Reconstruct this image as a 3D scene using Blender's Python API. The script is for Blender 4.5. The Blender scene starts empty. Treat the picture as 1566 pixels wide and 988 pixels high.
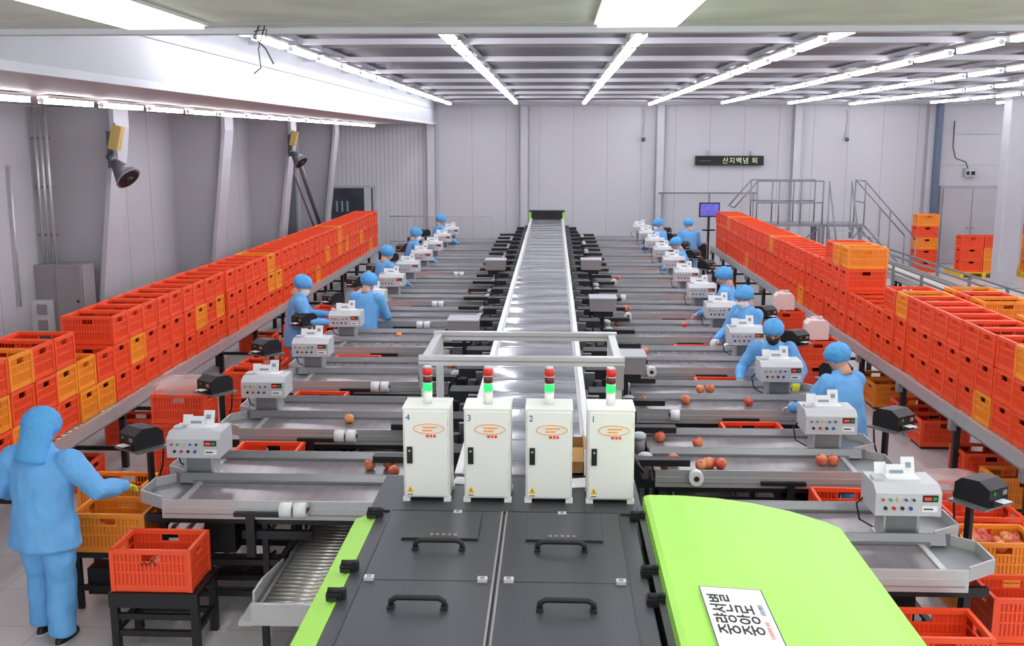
import bpy, math, random
from mathutils import Vector, Matrix, Quaternion, noise
random.seed(7)
S=bpy.context.scene
COL=S.collection
S.view_settings.view_transform='Standard'
S.view_settings.exposure=.28

def lin(c):
    c=c.lstrip('#'); r=[int(c[i:i+2],16)/255 for i in (0,2,4)]
    return tuple((x/12.92 if x<=.04045 else ((x+.055)/1.055)**2.4) for x in r)+(1,)

def mat(name,col,rough=.5,metal=0,bump=0,bscale=30,var=0,vscale=3,col2=None,emis=0,alpha=1,spec=.5,stretch=None):
    m=bpy.data.materials.new(name); m.use_nodes=True
    nt=m.node_tree; b=nt.nodes['Principled BSDF']; N=nt.nodes; L=nt.links
    c=lin(col)
    b.inputs['Base Color'].default_value=c
    b.inputs['Roughness'].default_value=rough
    b.inputs['Metallic'].default_value=metal
    b.inputs['Specular IOR Level'].default_value=spec
    b.inputs['Alpha'].default_value=alpha
    tc=N.new('ShaderNodeTexCoord'); mp=N.new('ShaderNodeMapping')
    L.new(tc.outputs['Object'],mp.inputs['Vector'])
    if stretch: mp.inputs['Scale'].default_value=stretch
    if var or col2:
        n=N.new('ShaderNodeTexNoise'); n.inputs['Scale'].default_value=vscale; n.inputs['Detail'].default_value=4
        L.new(mp.outputs['Vector'],n.inputs['Vector'])
        r=N.new('ShaderNodeValToRGB')
        r.color_ramp.elements[0].position=.35; r.color_ramp.elements[1].position=.65
        c2=lin(col2) if col2 else tuple(x*(1-var) for x in c[:3])+(1,)
        r.color_ramp.elements[0].color=c2; r.color_ramp.elements[1].color=c
        L.new(n.outputs['Fac'],r.inputs['Fac']); L.new(r.outputs['Color'],b.inputs['Base Color'])
    if bump:
        n=N.new('ShaderNodeTexNoise'); n.inputs['Scale'].default_value=bscale; n.inputs['Detail'].default_value=3
        L.new(mp.outputs['Vector'],n.inputs['Vector'])
        bp=N.new('ShaderNodeBump'); bp.inputs['Strength'].default_value=bump; bp.inputs['Distance'].default_value=.02
        L.new(n.outputs['Fac'],bp.inputs['Height']); L.new(bp.outputs['Normal'],b.inputs['Normal'])
    if emis:
        b.inputs['Emission Color'].default_value=c; b.inputs['Emission Strength'].default_value=emis
    return m

M={}
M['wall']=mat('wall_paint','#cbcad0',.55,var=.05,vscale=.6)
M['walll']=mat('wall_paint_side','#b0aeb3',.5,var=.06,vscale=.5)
M['seam']=mat('seam','#a9a8ad',.6,var=.05)
M['soffit']=mat('soffit_white','#b4b5bc',.5,var=.05,vscale=1.2)
M['lowceil']=mat('low_ceiling','#bfb3b3',.5,var=.05)
M['ceil']=mat('ceiling_gray','#76767c',.7,var=.15,vscale=1)
M['nearceil']=mat('near_ceiling','#d6d9cd',.7,var=.16,vscale=2.5)
M['beam']=mat('beam_gray','#c9c9d0',.5,var=.05)
M['col']=mat('column_gray','#b4b3ba',.45,var=.05)
M['rail']=mat('galvanised_rail','#8b8d92',.4,.4,var=.1,vscale=6)
M['tube']=mat('tube_light','#f6f8ff',.5,emis=22)
M['panel']=mat('panel_light','#fbfbff',.5,emis=9)
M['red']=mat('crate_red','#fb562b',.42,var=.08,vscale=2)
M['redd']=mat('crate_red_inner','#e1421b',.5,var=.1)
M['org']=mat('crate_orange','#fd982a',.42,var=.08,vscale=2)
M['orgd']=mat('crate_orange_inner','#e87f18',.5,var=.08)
M['steel']=mat('brushed_steel','#8f8f92',.33,.6,bump=.05,bscale=60,var=.08,vscale=5,stretch=(1,12,1))
M['alu']=mat('aluminium','#c4c4c4',.35,.45,var=.06,vscale=8)
M['belt']=mat('tray_belt','#8a8284',.22,.25,var=.18,vscale=3,stretch=(6,1,1))
M['blk']=mat('black_frame','#19191c',.45,var=.25,vscale=10)
M['dark']=mat('dark_metal','#2b2b30',.5,.3,var=.3,vscale=6)
M['lid']=mat('lid_black','#34363c',.42,var=.06,vscale=2)
M['lidtrim']=mat('lid_trim','#15161a',.35,var=.1)
M['green']=mat('cover_green','#a3e450',.4,var=.03,vscale=1.5)
M['white']=mat('powder_white','#e6e6df',.35,var=.03,vscale=4)
M['mach']=mat('machine_gray','#c4c5c7',.4,var=.04,vscale=6)
M['paper']=mat('paper','#ededed',.7,var=.03)
M['card']=mat('cardboard','#b98a56',.8,var=.12,vscale=8)
M['roller']=mat('roller','#c3c0b6',.28,.7,var=.1,vscale=8)
M['knr']=mat('knob_red','#d01818',.35,var=.05)
M['kng']=mat('knob_green','#18a038',.35,var=.05)
M['kny']=mat('knob_yellow','#f0c010',.35,var=.05)
M['knb']=mat('knob_blue','#1840a0',.35,var=.05)
M['redled']=mat('led_red','#e03018',.4,emis=.5)
M['grnled']=mat('lamp_green','#20f060',.4,emis=1.0)
M['drk_red']=mat('lamp_red','#c01c14',.25,emis=.2)
M['smoke']=mat('smoked','#5a1812',.2,var=.05)
M['blue']=mat('cloth_blue','#6cb0ea',.75,bump=.8,bscale=7,var=.12,vscale=4,stretch=(1.6,1.6,.8))
M['bluecap']=mat('cap_blue','#57a8e4',.7,bump=.6,bscale=30,var=.10,vscale=14)
M['skin']=mat('skin','#d8a387',.5,var=.06,vscale=10)
M['glovey']=mat('glove_yellow','#d6d23a',.6,var=.08,vscale=14)
M['gloveb']=mat('glove_white','#dfe3e8',.6,var=.08,vscale=14)
M['shoe']=mat('shoe_black','#141416',.5,var=.1)
M['hair']=mat('hair_black','#16110f',.6,var=.2,vscale=30)
M['lip']=mat('lips','#b0655a',.5,var=.05)
M['eye']=mat('eye_white','#f0eeea',.3,var=.02)
M['iris']=mat('iris','#20140e',.2,var=.02)
M['mask']=mat('face_mask','#eceef2',.7,var=.03)
M['maskd']=mat('face_mask_dark','#24262c',.7,var=.1)
M['apple']=mat('apple_skin','#cc3a3c',.3,col2='#e59a5c',vscale=9)
M['stem']=mat('stem','#4a3218',.7,var=.1)
M['film']=mat('plastic_bag','#fbe2de',.15,alpha=.35,bump=.8,bscale=20)
M['yellow']=mat('pallet_yellow','#e7c020',.5,var=.1)
M['navy']=mat('post_navy','#5a6880',.45,var=.05)
M['ebox']=mat('electric_box','#8f888a',.5,var=.05)
M['screen']=mat('screen','#6a5fc0',.3,emis=.5,col2='#204a90',vscale=9)
M['glass']=mat('window_dark','#474c52',.12,var=.3,vscale=2)
M['yglow']=mat('beacon_amber','#b4985a',.4,var=.1)
M['horn']=mat('horn_gray','#5b5d62',.4,.3,var=.1)
M['ink']=mat('ink_black','#151515',.6,var=.02)
M['inkb']=mat('ink_blue','#27489b',.6,var=.02)
M['inkr']=mat('ink_red','#e2462c',.6,var=.02)
M['inko']=mat('ink_orange','#f5a04a',.6,var=.02)
M['inkg']=mat('ink_lightgray','#8b9aa6',.6,var=.02)
M['warn']=mat('warning_yellow','#f2c51a',.5,var=.02)
M['ledt']=mat('led_text','#c4d4a8',.5,emis=.4)
M['jug']=mat('jug_plastic','#f3d9d3',.35,var=.05)
M['door']=mat('door_gray','#b9b7bd',.45,var=.04)

def floor_mat():
    m=mat('floor_resin','#c6c2c2',.28,var=.07,vscale=.8); nt=m.node_tree;N=nt.nodes;L=nt.links
    b=N['Principled BSDF']
    tc=N.new('ShaderNodeTexCoord'); br=N.new('ShaderNodeTexBrick')
    br.inputs['Scale'].default_value=1; br.inputs['Mortar Size'].default_value=.006
    br.inputs['Brick Width'].default_value=.6; br.inputs['Row Height'].default_value=.6; br.offset=0
    br.inputs['Color1'].default_value=lin('#cbc7c6'); br.inputs['Color2'].default_value=lin('#c5c1c0'); br.inputs['Mortar'].default_value=lin('#aeaaa9')
    L.new(tc.outputs['Object'],br.inputs['Vector']); L.new(br.outputs['Color'],b.inputs['Base Color'])
    return m
M['floor']=floor_mat()
def film_mat():
    m=mat('belt_film','#b4b6bb',.16,.1); nt=m.node_tree;N=nt.nodes;L=nt.links;b=N['Principled BSDF']
    tc=N.new('ShaderNodeTexCoord')
    w=N.new('ShaderNodeTexWave'); w.bands_direction='Y'; w.inputs['Scale'].default_value=.5; w.inputs['Distortion'].default_value=4; w.inputs['Detail'].default_value=2; w.inputs['Detail Scale'].default_value=1.5
    L.new(tc.outputs['Object'],w.inputs['Vector'])
    r=N.new('ShaderNodeValToRGB'); r.color_ramp.elements[0].color=lin('#85878e'); r.color_ramp.elements[1].color=lin('#adafb5')
    L.new(w.outputs['Fac'],r.inputs['Fac']); L.new(r.outputs['Color'],b.inputs['Base Color'])
    b.inputs['Coat Weight'].default_value=.6; b.inputs['Coat Roughness'].default_value=.06
    bp=N.new('ShaderNodeBump'); bp.inputs['Strength'].default_value=.35; bp.inputs['Distance'].default_value=.03
    L.new(w.outputs['Fac'],bp.inputs['Height']); L.new(bp.outputs['Normal'],b.inputs['Normal']); L.new(bp.outputs['Normal'],b.inputs['Coat Normal'])
    return m
M['filmbelt']=film_mat()

class MB:
    def __init__(s): s.v=[];s.f=[];s.mi=[];s.sm=[];s.mats=[]
    def add(s,vs,fs,m,smooth=False):
        o=len(s.v); s.v.extend([tuple(v) for v in vs])
        mm=M[m]
        if mm not in s.mats: s.mats.append(mm)
        k=s.mats.index(mm)
        for f in fs: s.f.append([i+o for i in f]); s.mi.append(k); s.sm.append(smooth)
    def box(s,c,d,m,R=None):
        c=Vector(c); h=[x/2 for x in d]
        vs=[Vector((a*h[0],b*h[1],e*h[2])) for a in(-1,1) for b in(-1,1) for e in(-1,1)]
        if R is not None: vs=[R@v for v in vs]
        vs=[v+c for v in vs]
        s.add(vs,[(0,1,3,2),(4,6,7,5),(0,4,5,1),(2,3,7,6),(0,2,6,4),(1,5,7,3)],m)
    def bx(s,x0,x1,y0,y1,z0,z1,m):
        if x0>x1:x0,x1=x1,x0
        if y0>y1:y0,y1=y1,y0
        s.box(((x0+x1)/2,(y0+y1)/2,(z0+z1)/2),(x1-x0,y1-y0,z1-z0),m)
    def ring(s,c,ax,ay,n):
        return [c+ax*math.cos(2*math.pi*i/n)+ay*math.sin(2*math.pi*i/n) for i in range(n)]
    def loft(s,rings,m,smooth=True,caps=True):
        n=len(rings[0]); vs=[p for r in rings for p in r]; fs=[]
        for k in range(len(rings)-1):
            for i in range(n):
                j=(i+1)%n; fs.append((k*n+i,k*n+j,(k+1)*n+j,(k+1)*n+i))
        o=len(s.v); s.add(vs,fs,m,smooth)
        if caps:
            k=s.mats.index(M[m])
            s.f.append([o+i for i in range(n)][::-1]); s.mi.append(k); s.sm.append(False)
            b=o+(len(rings)-1)*n
            s.f.append([b+i for i in range(n)]); s.mi.append(k); s.sm.append(False)
    def cyl(s,a,b,r,m,n=12,r2=None):
        a=Vector(a);b=Vector(b); d=(b-a).normalized()
        u=d.orthogonal().normalized(); w=d.cross(u)
        r2=r if r2 is None else r2
        s.loft([s.ring(a,u*r,w*r,n),s.ring(b,u*r2,w*r2,n)],m)
    def tube(s,pts,rads,m,n=8,round_ends=False):
        pts=[Vector(p) for p in pts]
        if not hasattr(rads,'__len__'): rads=[rads]*len(pts)
        d=(pts[1]-pts[0]).normalized(); u=d.orthogonal().normalized(); rings=[]
        for i,p in enumerate(pts):
            if i==0:t=d
            elif i==len(pts)-1:t=(pts[i]-pts[i-1]).normalized()
            else:t=((pts[i]-pts[i-1]).normalized()+(pts[i+1]-pts[i]).normalized()).normalized()
            u=(u-t*u.dot(t)).normalized(); w=t.cross(u); r=rads[i]
            if i==0 and round_ends:
                for q in (.95,.7,.35): 
                    rr=r*math.sqrt(1-q*q); rings.append(s.ring(p-t*r*q,u*rr,w*rr,n))
            rings.append(s.ring(p,u*r,w*r,n))
            if i==len(pts)-1 and round_ends:
                for q in (.35,.7,.95):
                    rr=r*math.sqrt(1-q*q); rings.append(s.ring(p+t*r*q,u*rr,w*rr,n))
        s.loft(rings,m)
    def prism(s,pts,axis,a,b,m):
        def P(p,t):
            return {'y':(p[0],t,p[1]),'x':(t,p[0],p[1]),'z':(p[0],p[1],t)}[axis]
        n=len(pts); vs=[P(p,a) for p in pts]+[P(p,b) for p in pts]
        fs=[tuple(range(n))[::-1],tuple(range(n,2*n))]+[(i,(i+1)%n,n+(i+1)%n,n+i) for i in range(n)]
        s.add(vs,fs,m)
    def ell(s,c,r,m,n=12,k=8,R=None):
        c=Vector(c); rings=[]
        for i in range(k+1):
            t=math.pi*(i/k); t=max(.05,min(math.pi-.05,t))
            ring=[]
            for j in range(n):
                p=2*math.pi*j/n; v=Vector((r[0]*math.sin(t)*math.cos(p),r[1]*math.sin(t)*math.sin(p),-r[2]*math.cos(t)))
                if R is not None: v=R@v
                ring.append(c+v)
            rings.append(ring)
        s.loft(rings,m)
    def apple(s,c,r):
        prof=[(.05,.72),(.4,.93),(.82,.68),(1,.1),(.86,-.5),(.5,-.86),(.05,-.74)][::-1]
        c=Vector(c); q=Quaternion((random.uniform(-1,1),random.uniform(-1,1),.2),random.uniform(0,.9))
        rings=[[c+q@Vector((r*a*math.cos(t*math.pi/5),r*a*math.sin(t*math.pi/5),r*b)) for t in range(10)] for a,b in prof]
        s.loft(rings,'apple')
        s.cyl(c+q@Vector((0,0,r*.7)),c+q@Vector((0.1*r,0,r*1.12)),r*.05,'stem',4)
    def seg(s,p,q,t,z0,z1,m):
        p=Vector((p[0],p[1]));q=Vector((q[0],q[1])); d=(q-p).normalized(); nn=Vector((-d.y,d.x))*t/2
        s.prism([(p-nn)[:],(q-nn)[:],(q+nn)[:],(p+nn)[:]],'z',z0,z1,m)
    def mesh(s,name):
        me=bpy.data.meshes.new(name); me.from_pydata(s.v,[],s.f)
        for m in s.mats: me.materials.append(m)
        me.polygons.foreach_set('material_index',s.mi); me.polygons.foreach_set('use_smooth',s.sm)
        me.update()
        import bmesh
        bm=bmesh.new(); bm.from_mesh(me); bmesh.ops.recalc_face_normals(bm,faces=bm.faces); bm.to_mesh(me); bm.free()
        return me
    def obj(s,name,loc=(0,0,0),rot=0,parent=None,bevel=0):
        return put(s.mesh(name),name,loc,rot,parent,bevel)
def put(me,name,loc=(0,0,0),rot=0,parent=None,bevel=0,scale=1):
    o=bpy.data.objects.new(name,me); o.location=loc
    o.rotation_euler=rot if hasattr(rot,'__len__') else (0,0,rot)
    o.scale=(scale,)*3
    COL.objects.link(o)
    if parent: o.parent=parent
    if bevel:
        b=o.modifiers.new('bevel','BEVEL'); b.width=bevel; b.segments=2; b.limit_method='ANGLE'
    return o
def empty(name,loc=(0,0,0),rot=0,parent=None):
    return put(None,name,loc,rot,parent)
def text(body,name,size,loc,rot,m,parent,ext=.001,align='LEFT',space=1):
    c=bpy.data.curves.new(name,'FONT'); c.body=body; c.size=size; c.extrude=ext; c.align_x=align; c.space_character=space
    c.materials.append(M[m]); o=bpy.data.objects.new(name,c); o.location=loc; o.rotation_euler=rot; COL.objects.link(o)
    o.parent=parent; return o
R90=math.pi/2

# ------------------------------------------------ ROOM
XL=-6.5; XR=15; YB=28.7; ZC=4.5
b=MB(); b.bx(XL,XR,-1,YB,-.1,0,'floor'); b.obj('floor')
b=MB(); b.bx(XL-.3,XR,YB,YB+.2,0,ZC,'wall')
x=-3.2
while x<10.2:
    b.bx(x-.006,x+.006,YB-.004,YB,0,ZC,'seam'); x+=.937
x=-6.4
while x<-3.4:
    b.bx(x-.006,x+.006,YB-.006,YB,0,ZC,'seam'); x+=.12
b.bx(10.4,15,YB-.05,YB,3.55,3.7,'beam'); 
for z in (1.2,2.7): b.bx(10.5,15,YB-.004,YB,z,z+.012,'seam')
b.obj('wall_back')
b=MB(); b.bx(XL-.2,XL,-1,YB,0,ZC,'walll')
y=6
while y<YB:
    b.bx(XL,XL+.004,y-.006,y+.006,0,3.8,'seam'); y+=.94
b.obj('wall_left')
b=MB(); b.bx(XR,XR+.2,-1,YB,0,ZC,'wall'); b.obj('wall_right')
b=MB(); b.bx(-3.25,XR,5.8,YB,ZC,ZC+.1,'ceil'); b.obj('ceiling')
b=MB()
y=6.3
while y<28.6:
    b.bx(-3.25,XR,y-.02,y+.02,4.39,4.45,'beam'); b.bx(-3.25,XR,y+1.2,y+1.215,4.46,4.49,'ebox'); y+=2.4
for k in range(10):
    x=-2.75+1.77*k; b.bx(x-.03,x+.03,5.85,28.6,4.42,4.48,'col')
b.bx(-3.25,XR,28.5,28.68,4.33,4.45,'beam')
b.obj('ceiling_beam_grid')
b=MB(); b.bx(-6.5,XR,-1,5.8,4.0,4.08,'nearceil'); b.bx(-6.5,XR,5.72,5.8,3.97,4.55,'beam')
b.bx(-6.5,XR,5.5,5.515,3.995,4.0,'seam'); b.obj('ceiling_near')
for x in (-2.02,.42,2.62,5.0):
    for y0 in (.3,3.7):  # nearer row is out of view, added to brighten front floor and near ceiling
        b=MB()
        b.bx(x-.2,x+.2,y0,y0+1.72,3.965,3.98,'panel'); b.bx(x-.22,x+.22,y0-.02,y0+1.74,3.98,3.998,'white')
        b.obj('ceiling_panel_and_fill_light')
b=MB(); b.bx(-3.4,-3.25,5.8,YB,3.82,4.55,'soffit'); b.bx(-3.27,-3.22,5.8,YB,3.80,3.86,'beam'); b.bx(-3.27,-3.235,5.8,YB,4.2,4.215,'seam'); b.obj('trim_soffit')
b=MB(); b.bx(XL,-3.4,5.8,YB,3.82,3.92,'lowceil'); b.obj('ceiling_left')
def tubes(x,y0,y1,z,name):
    b=MB(); y=y0
    while y<y1:
        b.bx(x-.035,x+.035,y,y+1.02,z-.045,z,'tube'); b.bx(x-.055,x+.055,y+.02,y+1.0,z,z+.02,'white')
        b.cyl((x,y-.02,z-.02),(x,y,z-.02),.03,'mach',6)
        y+=1.3
    b.obj(name)
for k in range(10): tubes(-2.75+1.77*k,6.2+.3*(k%3)+(2.1 if k==0 else 0),27.2,4.35,'fluorescent_light_row')
tubes(-4.8,7.0,27,3.78,'fluorescent_light_row')

for x in (-3.4,-.81,2.93,6.65,10.25):
    b=MB(); b.bx(x-.14,x+.14,YB-.02,YB-.005,0,4.32,'col'); b.bx(x-.03,x+.03,YB-.16,YB-.02,0,4.32,'col'); b.bx(x-.1,x+.1,YB-.18,YB-.16,0,4.32,'beam')
    b.obj('wall_column')
b=MB(); b.bx(10.28,10.42,YB-.45,YB-.25,0,4.35,'navy'); b.bx(10.22,10.48,YB-.5,YB-.2,0,.04,'navy'); b.obj('steel_post')
b=MB(); b.bx(10.3,10.74,23.9,24.3,0,4.38,'col'); b.bx(10.2,10.84,23.8,24.4,0,.06,'col'); b.bx(10.25,10.79,23.85,24.35,4.3,4.38,'col'); b.obj('hall_column',bevel=.02)
for y in (13,17.4,21.8,26.2):
    b=MB()
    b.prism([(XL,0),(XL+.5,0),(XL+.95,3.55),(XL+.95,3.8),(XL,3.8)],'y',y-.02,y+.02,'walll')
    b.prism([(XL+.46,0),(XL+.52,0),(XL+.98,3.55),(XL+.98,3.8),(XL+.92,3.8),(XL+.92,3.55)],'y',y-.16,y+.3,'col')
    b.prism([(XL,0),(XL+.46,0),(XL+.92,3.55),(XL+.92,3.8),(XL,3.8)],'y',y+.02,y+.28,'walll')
    b.obj('haunched_column')
for y in (12.7,21.5):
    b=MB(); X=-5.5
    b.bx(X-.06,X+.02,y-.02,y+.1,3.05,3.5,'horn')
    b.box((X+.08,y-.05,3.42),(.12,.12,.3),'yglow',Matrix.Rotation(.25,3,'Y'))
    b.cyl((X-.02,y-.05,3.2),(X+.06,y-.1,3.12),.05,'horn',12)
    b.cyl((X+.05,y-.1,3.13),(X+.24,y-.16,2.93),.05,'horn',16,r2=.16)
    b.cyl((X+.24,y-.16,2.93),(X+.248,y-.163,2.922),.165,'ebox',16)
    b.cyl((X+.244,y-.162,2.926),(X+.254,y-.166,2.916),.14,'dark',16)
    b.cyl((X+.2,y-.15,2.97),(X+.275,y-.172,2.89),.05,'blk',10)
    b.cyl((X,y,3.5),(X+.05,y,3.6),.01,'blk',6)
    b.obj('horn_speaker')
b=MB(); b.bx(-6.5,-5.88,12.45,12.78,.95,1.85,'ebox'); b.bx(-6.22,-5.9,12.43,12.45,.98,1.82,'ebox'); b.cyl((-5.95,12.42,1.4),(-5.95,12.43,1.4),.02,'blk',8)
b.bx(-6.5,-6.27,12.3,12.44,1.0,1.42,'mach'); b.bx(-6.42,-6.29,12.29,12.3,1.25,1.38,'ebox'); b.bx(-6.42,-6.29,12.29,12.3,1.05,1.18,'ebox')
for x in (-6.4,-6.05): b.cyl((x,12.6,0),(x,12.6,.95),.02,'alu',8)
b.obj('electrical_box',bevel=.008)
b=MB()
for i,x in enumerate((-6.42,-6.35,-6.28)):
    b.cyl((x,12.6,1.85),(x,12.6,3.8),.022,'alu',8)
for z in (2.2,2.8,3.4): b.bx(-6.49,-6.23,12.62,12.66,z,z+.03,'ebox')
b.cyl((-6.46,12.0,1.4),(-6.46,12.0,3.1),.015,'alu',8)
b.obj('conduit_pipes')
b=MB(); b.bx(-6.5,-6.46,23.0,25.6,1.0,3.0,'glass'); 
for y in (23.0,24.3,25.55): b.bx(-6.47,-6.4,y,y+.07,1.0,3.0,'col')
for z in (1.0,2.95): b.bx(-6.47,-6.4,23,25.6,z,z+.07,'col')
b.obj('window_1')
b=MB(); b.tube([(-5.6,22.3,3.1),(-5.75,25.2,1.2)],[.06,.06],'rail',4); b.tube([(-5.75,22.3,2.9),(-5.85,25.2,1.0)],[.025,.025],'rail',4); b.bx(-5.9,-5.6,25.1,25.3,0,1.25,'rail'); b.obj('diagonal_brace')
b=MB(); b.bx(-6.3,-5.0,28.62,28.69,1.1,2.12,'col'); b.bx(-6.24,-5.06,28.6,28.62,1.16,2.06,'glass'); b.bx(-5.3,-5.1,28.59,28.6,1.16,2.06,'mach')
for x in (-6.1,-5.95,-5.8): b.bx(x,x+.05,28.585,28.6,1.4,1.7,'inkg')
b.obj('window_2')
b=MB(); b.bx(10.6,12.35,28.6,28.69,0,2.15,'seam'); b.bx(10.68,11.46,28.57,28.6,.01,2.07,'door'); b.bx(11.48,12.27,28.57,28.6,.01,2.07,'door')
b.cyl((11.4,28.5,1.0),(11.4,28.57,1.0),.03,'alu'); b.cyl((11.54,28.5,1.0),(11.54,28.57,1.0),.03,'alu'); b.obj('door_1')
b=MB(); b.bx(11.2,11.5,28.5,28.68,2.4,2.62,'mach'); b.tube([(11.3,28.6,2.6),(11.2,28.55,2.8),(10.9,28.5,2.9),(10.85,28.6,3.2),(10.85,28.62,3.9)],.016,'horn',6); b.bx(11.23,11.3,28.48,28.5,2.45,2.55,'blk'); b.bx(11.35,11.45,28.48,28.5,2.45,2.55,'blk'); b.obj('junction_box')
for x,z in ((2.45,3.45),(7.95,3.45)):
    b=MB(); b.bx(x-.03,x+.03,28.5,28.69,z-.05,z+.05,'mach'); b.ell((x,28.45,z-.05),(.06,.06,.06),'horn'); b.tube([(x,28.66,z),(x+.04,28.66,z+.5),(x,28.66,4.2)],.01,'seam',5); b.obj('wall_camera')
e=empty('led_sign'); b=MB(); b.bx(3.9,5.75,28.52,28.66,2.7,2.96,'blk'); b.bx(3.94,5.71,28.51,28.52,2.73,2.93,'ink'); b.bx(4.2,4.25,28.6,28.69,2.9,3.1,'col'); b.bx(5.4,5.45,28.6,28.69,2.9,3.1,'col'); b.obj('case',parent=e)
text('산지백념 퇴','led_text',.185,(4.62,28.505,2.765),(R90,0,0),'ledt',e,space=1.15)
b=MB(); b.bx(4.0,4.30,28.505,28.51,2.81,2.835,'horn'); b.obj('dim_leds',parent=e)
b=MB()
b.tube([(2.9,28.45,1.95),(5.6,28.45,1.95)],.02,'rail',6)
for x in (3.0,4.3,5.5): b.cyl((x,28.45,1.95),(x,28.69,1.95),.015,'rail',6); b.cyl((x,28.45,0),(x,28.45,1.95),.018,'rail',6)
b.obj('wall_handrail')
b=MB()
for x in (-4.55,-3.95,-3.3,-2.6,-1.7): b.cyl((x,28.3,0),(x,28.3,1.3),.016,'alu',6)
for z in (.6,1.3): b.cyl((-4.55,28.3,z),(-1.7,28.3,z),.016,'alu',6)
b.obj('guard_rail')
b=MB(); q=-.13
b.tube([(-1.45+q,5.6,4.0),(-1.48+q,5.6,3.94),(-1.42+q,5.6,3.88),(-1.38+q,5.6,3.80)],.005,'horn',5)
b.tube([(-1.42+q,5.6,4.0),(-1.46+q,5.6,3.88),(-1.45+q,5.6,3.78),(-1.49+q,5.6,3.75)],.004,'horn',5)
b.tube([(-1.48+q,5.6,3.97),(-1.41+q,5.6,3.98),(-1.42+q,5.6,3.92)],.004,'horn',5)
b.obj('hanging_wires')

# ------------------------------------------------ CRATES
CL,CW,CH=.54,.38,.30
def crate_mesh(m,md,name):
    b=MB(); L=CL/2-.012; W=CW/2-.012
    b.bx(-L,L,-W,W,0,.012,m)
    for x in (-L,L):
        for y in (-W,W): b.box((x,y,CH/2),(.03,.03,CH-.01),m)
    def side(axis,s):
        half=L if axis=='x' else W; off=(W if axis=='x' else L)*s
        def bb(a0,a1,z0,z1,t=.01,o=0,mm=m):
            c=off+o
            if axis=='x': b.bx(a0,a1,c-t/2,c+t/2,z0,z1,mm)
            else: b.bx(c-t/2,c+t/2,a0,a1,z0,z1,mm)
        bb(-half-.012,half+.012,CH-.035,CH-.003,.024)
        bb(-half,half,0.005,.05,.014); bb(-half,half,.13,.145,.014); bb(-half,half,CH-.10,CH-.088,.014)
        hw=.06
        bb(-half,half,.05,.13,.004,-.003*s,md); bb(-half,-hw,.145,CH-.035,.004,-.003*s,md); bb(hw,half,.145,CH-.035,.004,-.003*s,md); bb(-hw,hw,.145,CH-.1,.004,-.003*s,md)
        n=int(2*half/.026)
        for i in range(1,n):
            a=-half+2*half*i/n
            if abs(a)<hw: bb(a-.007,a+.007,.05,CH-.1)
            else: bb(a-.007,a+.007,.05,CH-.035)
        bb(-hw-.01,-hw,CH-.1,CH-.03,.018); bb(hw,hw+.01,CH-.1,CH-.03,.018)
    for s in (-1,1): side('x',s); side('y',s)
    return b.mesh(name)
CR=crate_mesh('red','redd','crate_red'); CO=crate_mesh('org','orgd','crate_orange')
def crate(x,y,z,rot=0,o=False,parent=None,name='plastic_crate'):
    return put(CO if o else CR,name,(x,y,z),rot,parent)
def stack(x,y,z,n,rot=0,cols=None,jit=.010):
    e=empty('crate_stack',(x,y,z),rot)
    for i in range(n):
        o=(cols[i]=='o') if cols else random.random()<.13
        crate(random.uniform(-jit,jit),0,i*(CH+.001),0,o,e,'crate')
def apples_in(x,y,z,w=.2,d=.12,n=14,name='apples'):
    b=MB()
    for i in range(n):
        b.apple((x+random.uniform(-w,w),y+random.uniform(-d,d),z+random.uniform(-.01,.02)),random.uniform(.04,.048))
    b.obj(name)

def outer_conv(x0,x1,y0,y1,z=.72,name='roller_conveyor'):
    b=MB(); 
    for x in (x0,x1):
        b.bx(x-.02,x+.02,y0,y1,z-.1,z+.015,'alu'); b.bx(x-.03,x+.03,y0,y1,z-.115,z-.1,'steel')
    y=y0+.05
    while y<y1:
        b.cyl((x0+.02,y,z-.025),(x1-.02,y,z-.025),.022,'roller',8); y+=.12
    y=y0+.3
    while y<y1:
        for x in (x0+.03,x1-.03):
            b.bx(x-.03,x+.03,y-.03,y+.03,0.02,z-.11,'blk'); b.cyl((x,y,0),(x,y,.02),.05,'alu',10)
        b.bx(x0,x1,y-.02,y+.02,.2,.24,'blk'); b.bx(x0,x1,y-.03,y+.03,z-.18,z-.11,'blk')
        b.bx(x0-.05,x0+.01,y-.04,y+.04,z-.2,z-.1,'ebox')
        y+=1.6
    b.obj(name)
outer_conv(-5.08,-4.43,6.6,26.2)
outer_conv(4.05,4.70,6.6,26.2)
y=7.45; i=0
LX=-4.76
while y<25.9:
    n=3
    if 9.2<y<9.95: n=2
    cols=['r']*n
    if i%7 in (1,) : cols[random.randrange(n)]='o'
    if i in (0,2,5,6): cols=['o','r','o'][:n] if i!=5 else ['o','o','r'][:n]
    if i%9==4 : cols=['r','o','r'][:n]
    if i==21 or i==34: cols=['r','o','o']
    stack(LX+(.04 if y>13.5 else 0)+random.uniform(-.01,.01),y,.722,n,random.uniform(-.02,.02),cols); y+=.402; i+=1
y=7.6; i=0
RX=4.37
while y<25.9:
    n=3
    if 12.7<y<14.3: n=2
    if 14.3<y<15.6: n=4
    cols=['r']*n
    if i in (0,1,3): cols=['r','r','o']
    if i%6==5: cols[random.randrange(n)]='o'
    if n==4: cols=['r','r','r','o' if y<15 else 'r']
    stack(RX+random.uniform(-.01,.01),y,.722,n,random.uniform(-.02,.02),cols); y+=.402; i+=1
outer_conv(4.78,5.38,8.4,14.6)
y=8.8;i=0
while y<12.7:
    stack(5.07,y,.722,3 if i not in(5,6) else 2,0,['r','o','o'][:3] if i%3!=2 else ['r','o','r']); y+=.402;i+=1
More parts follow.
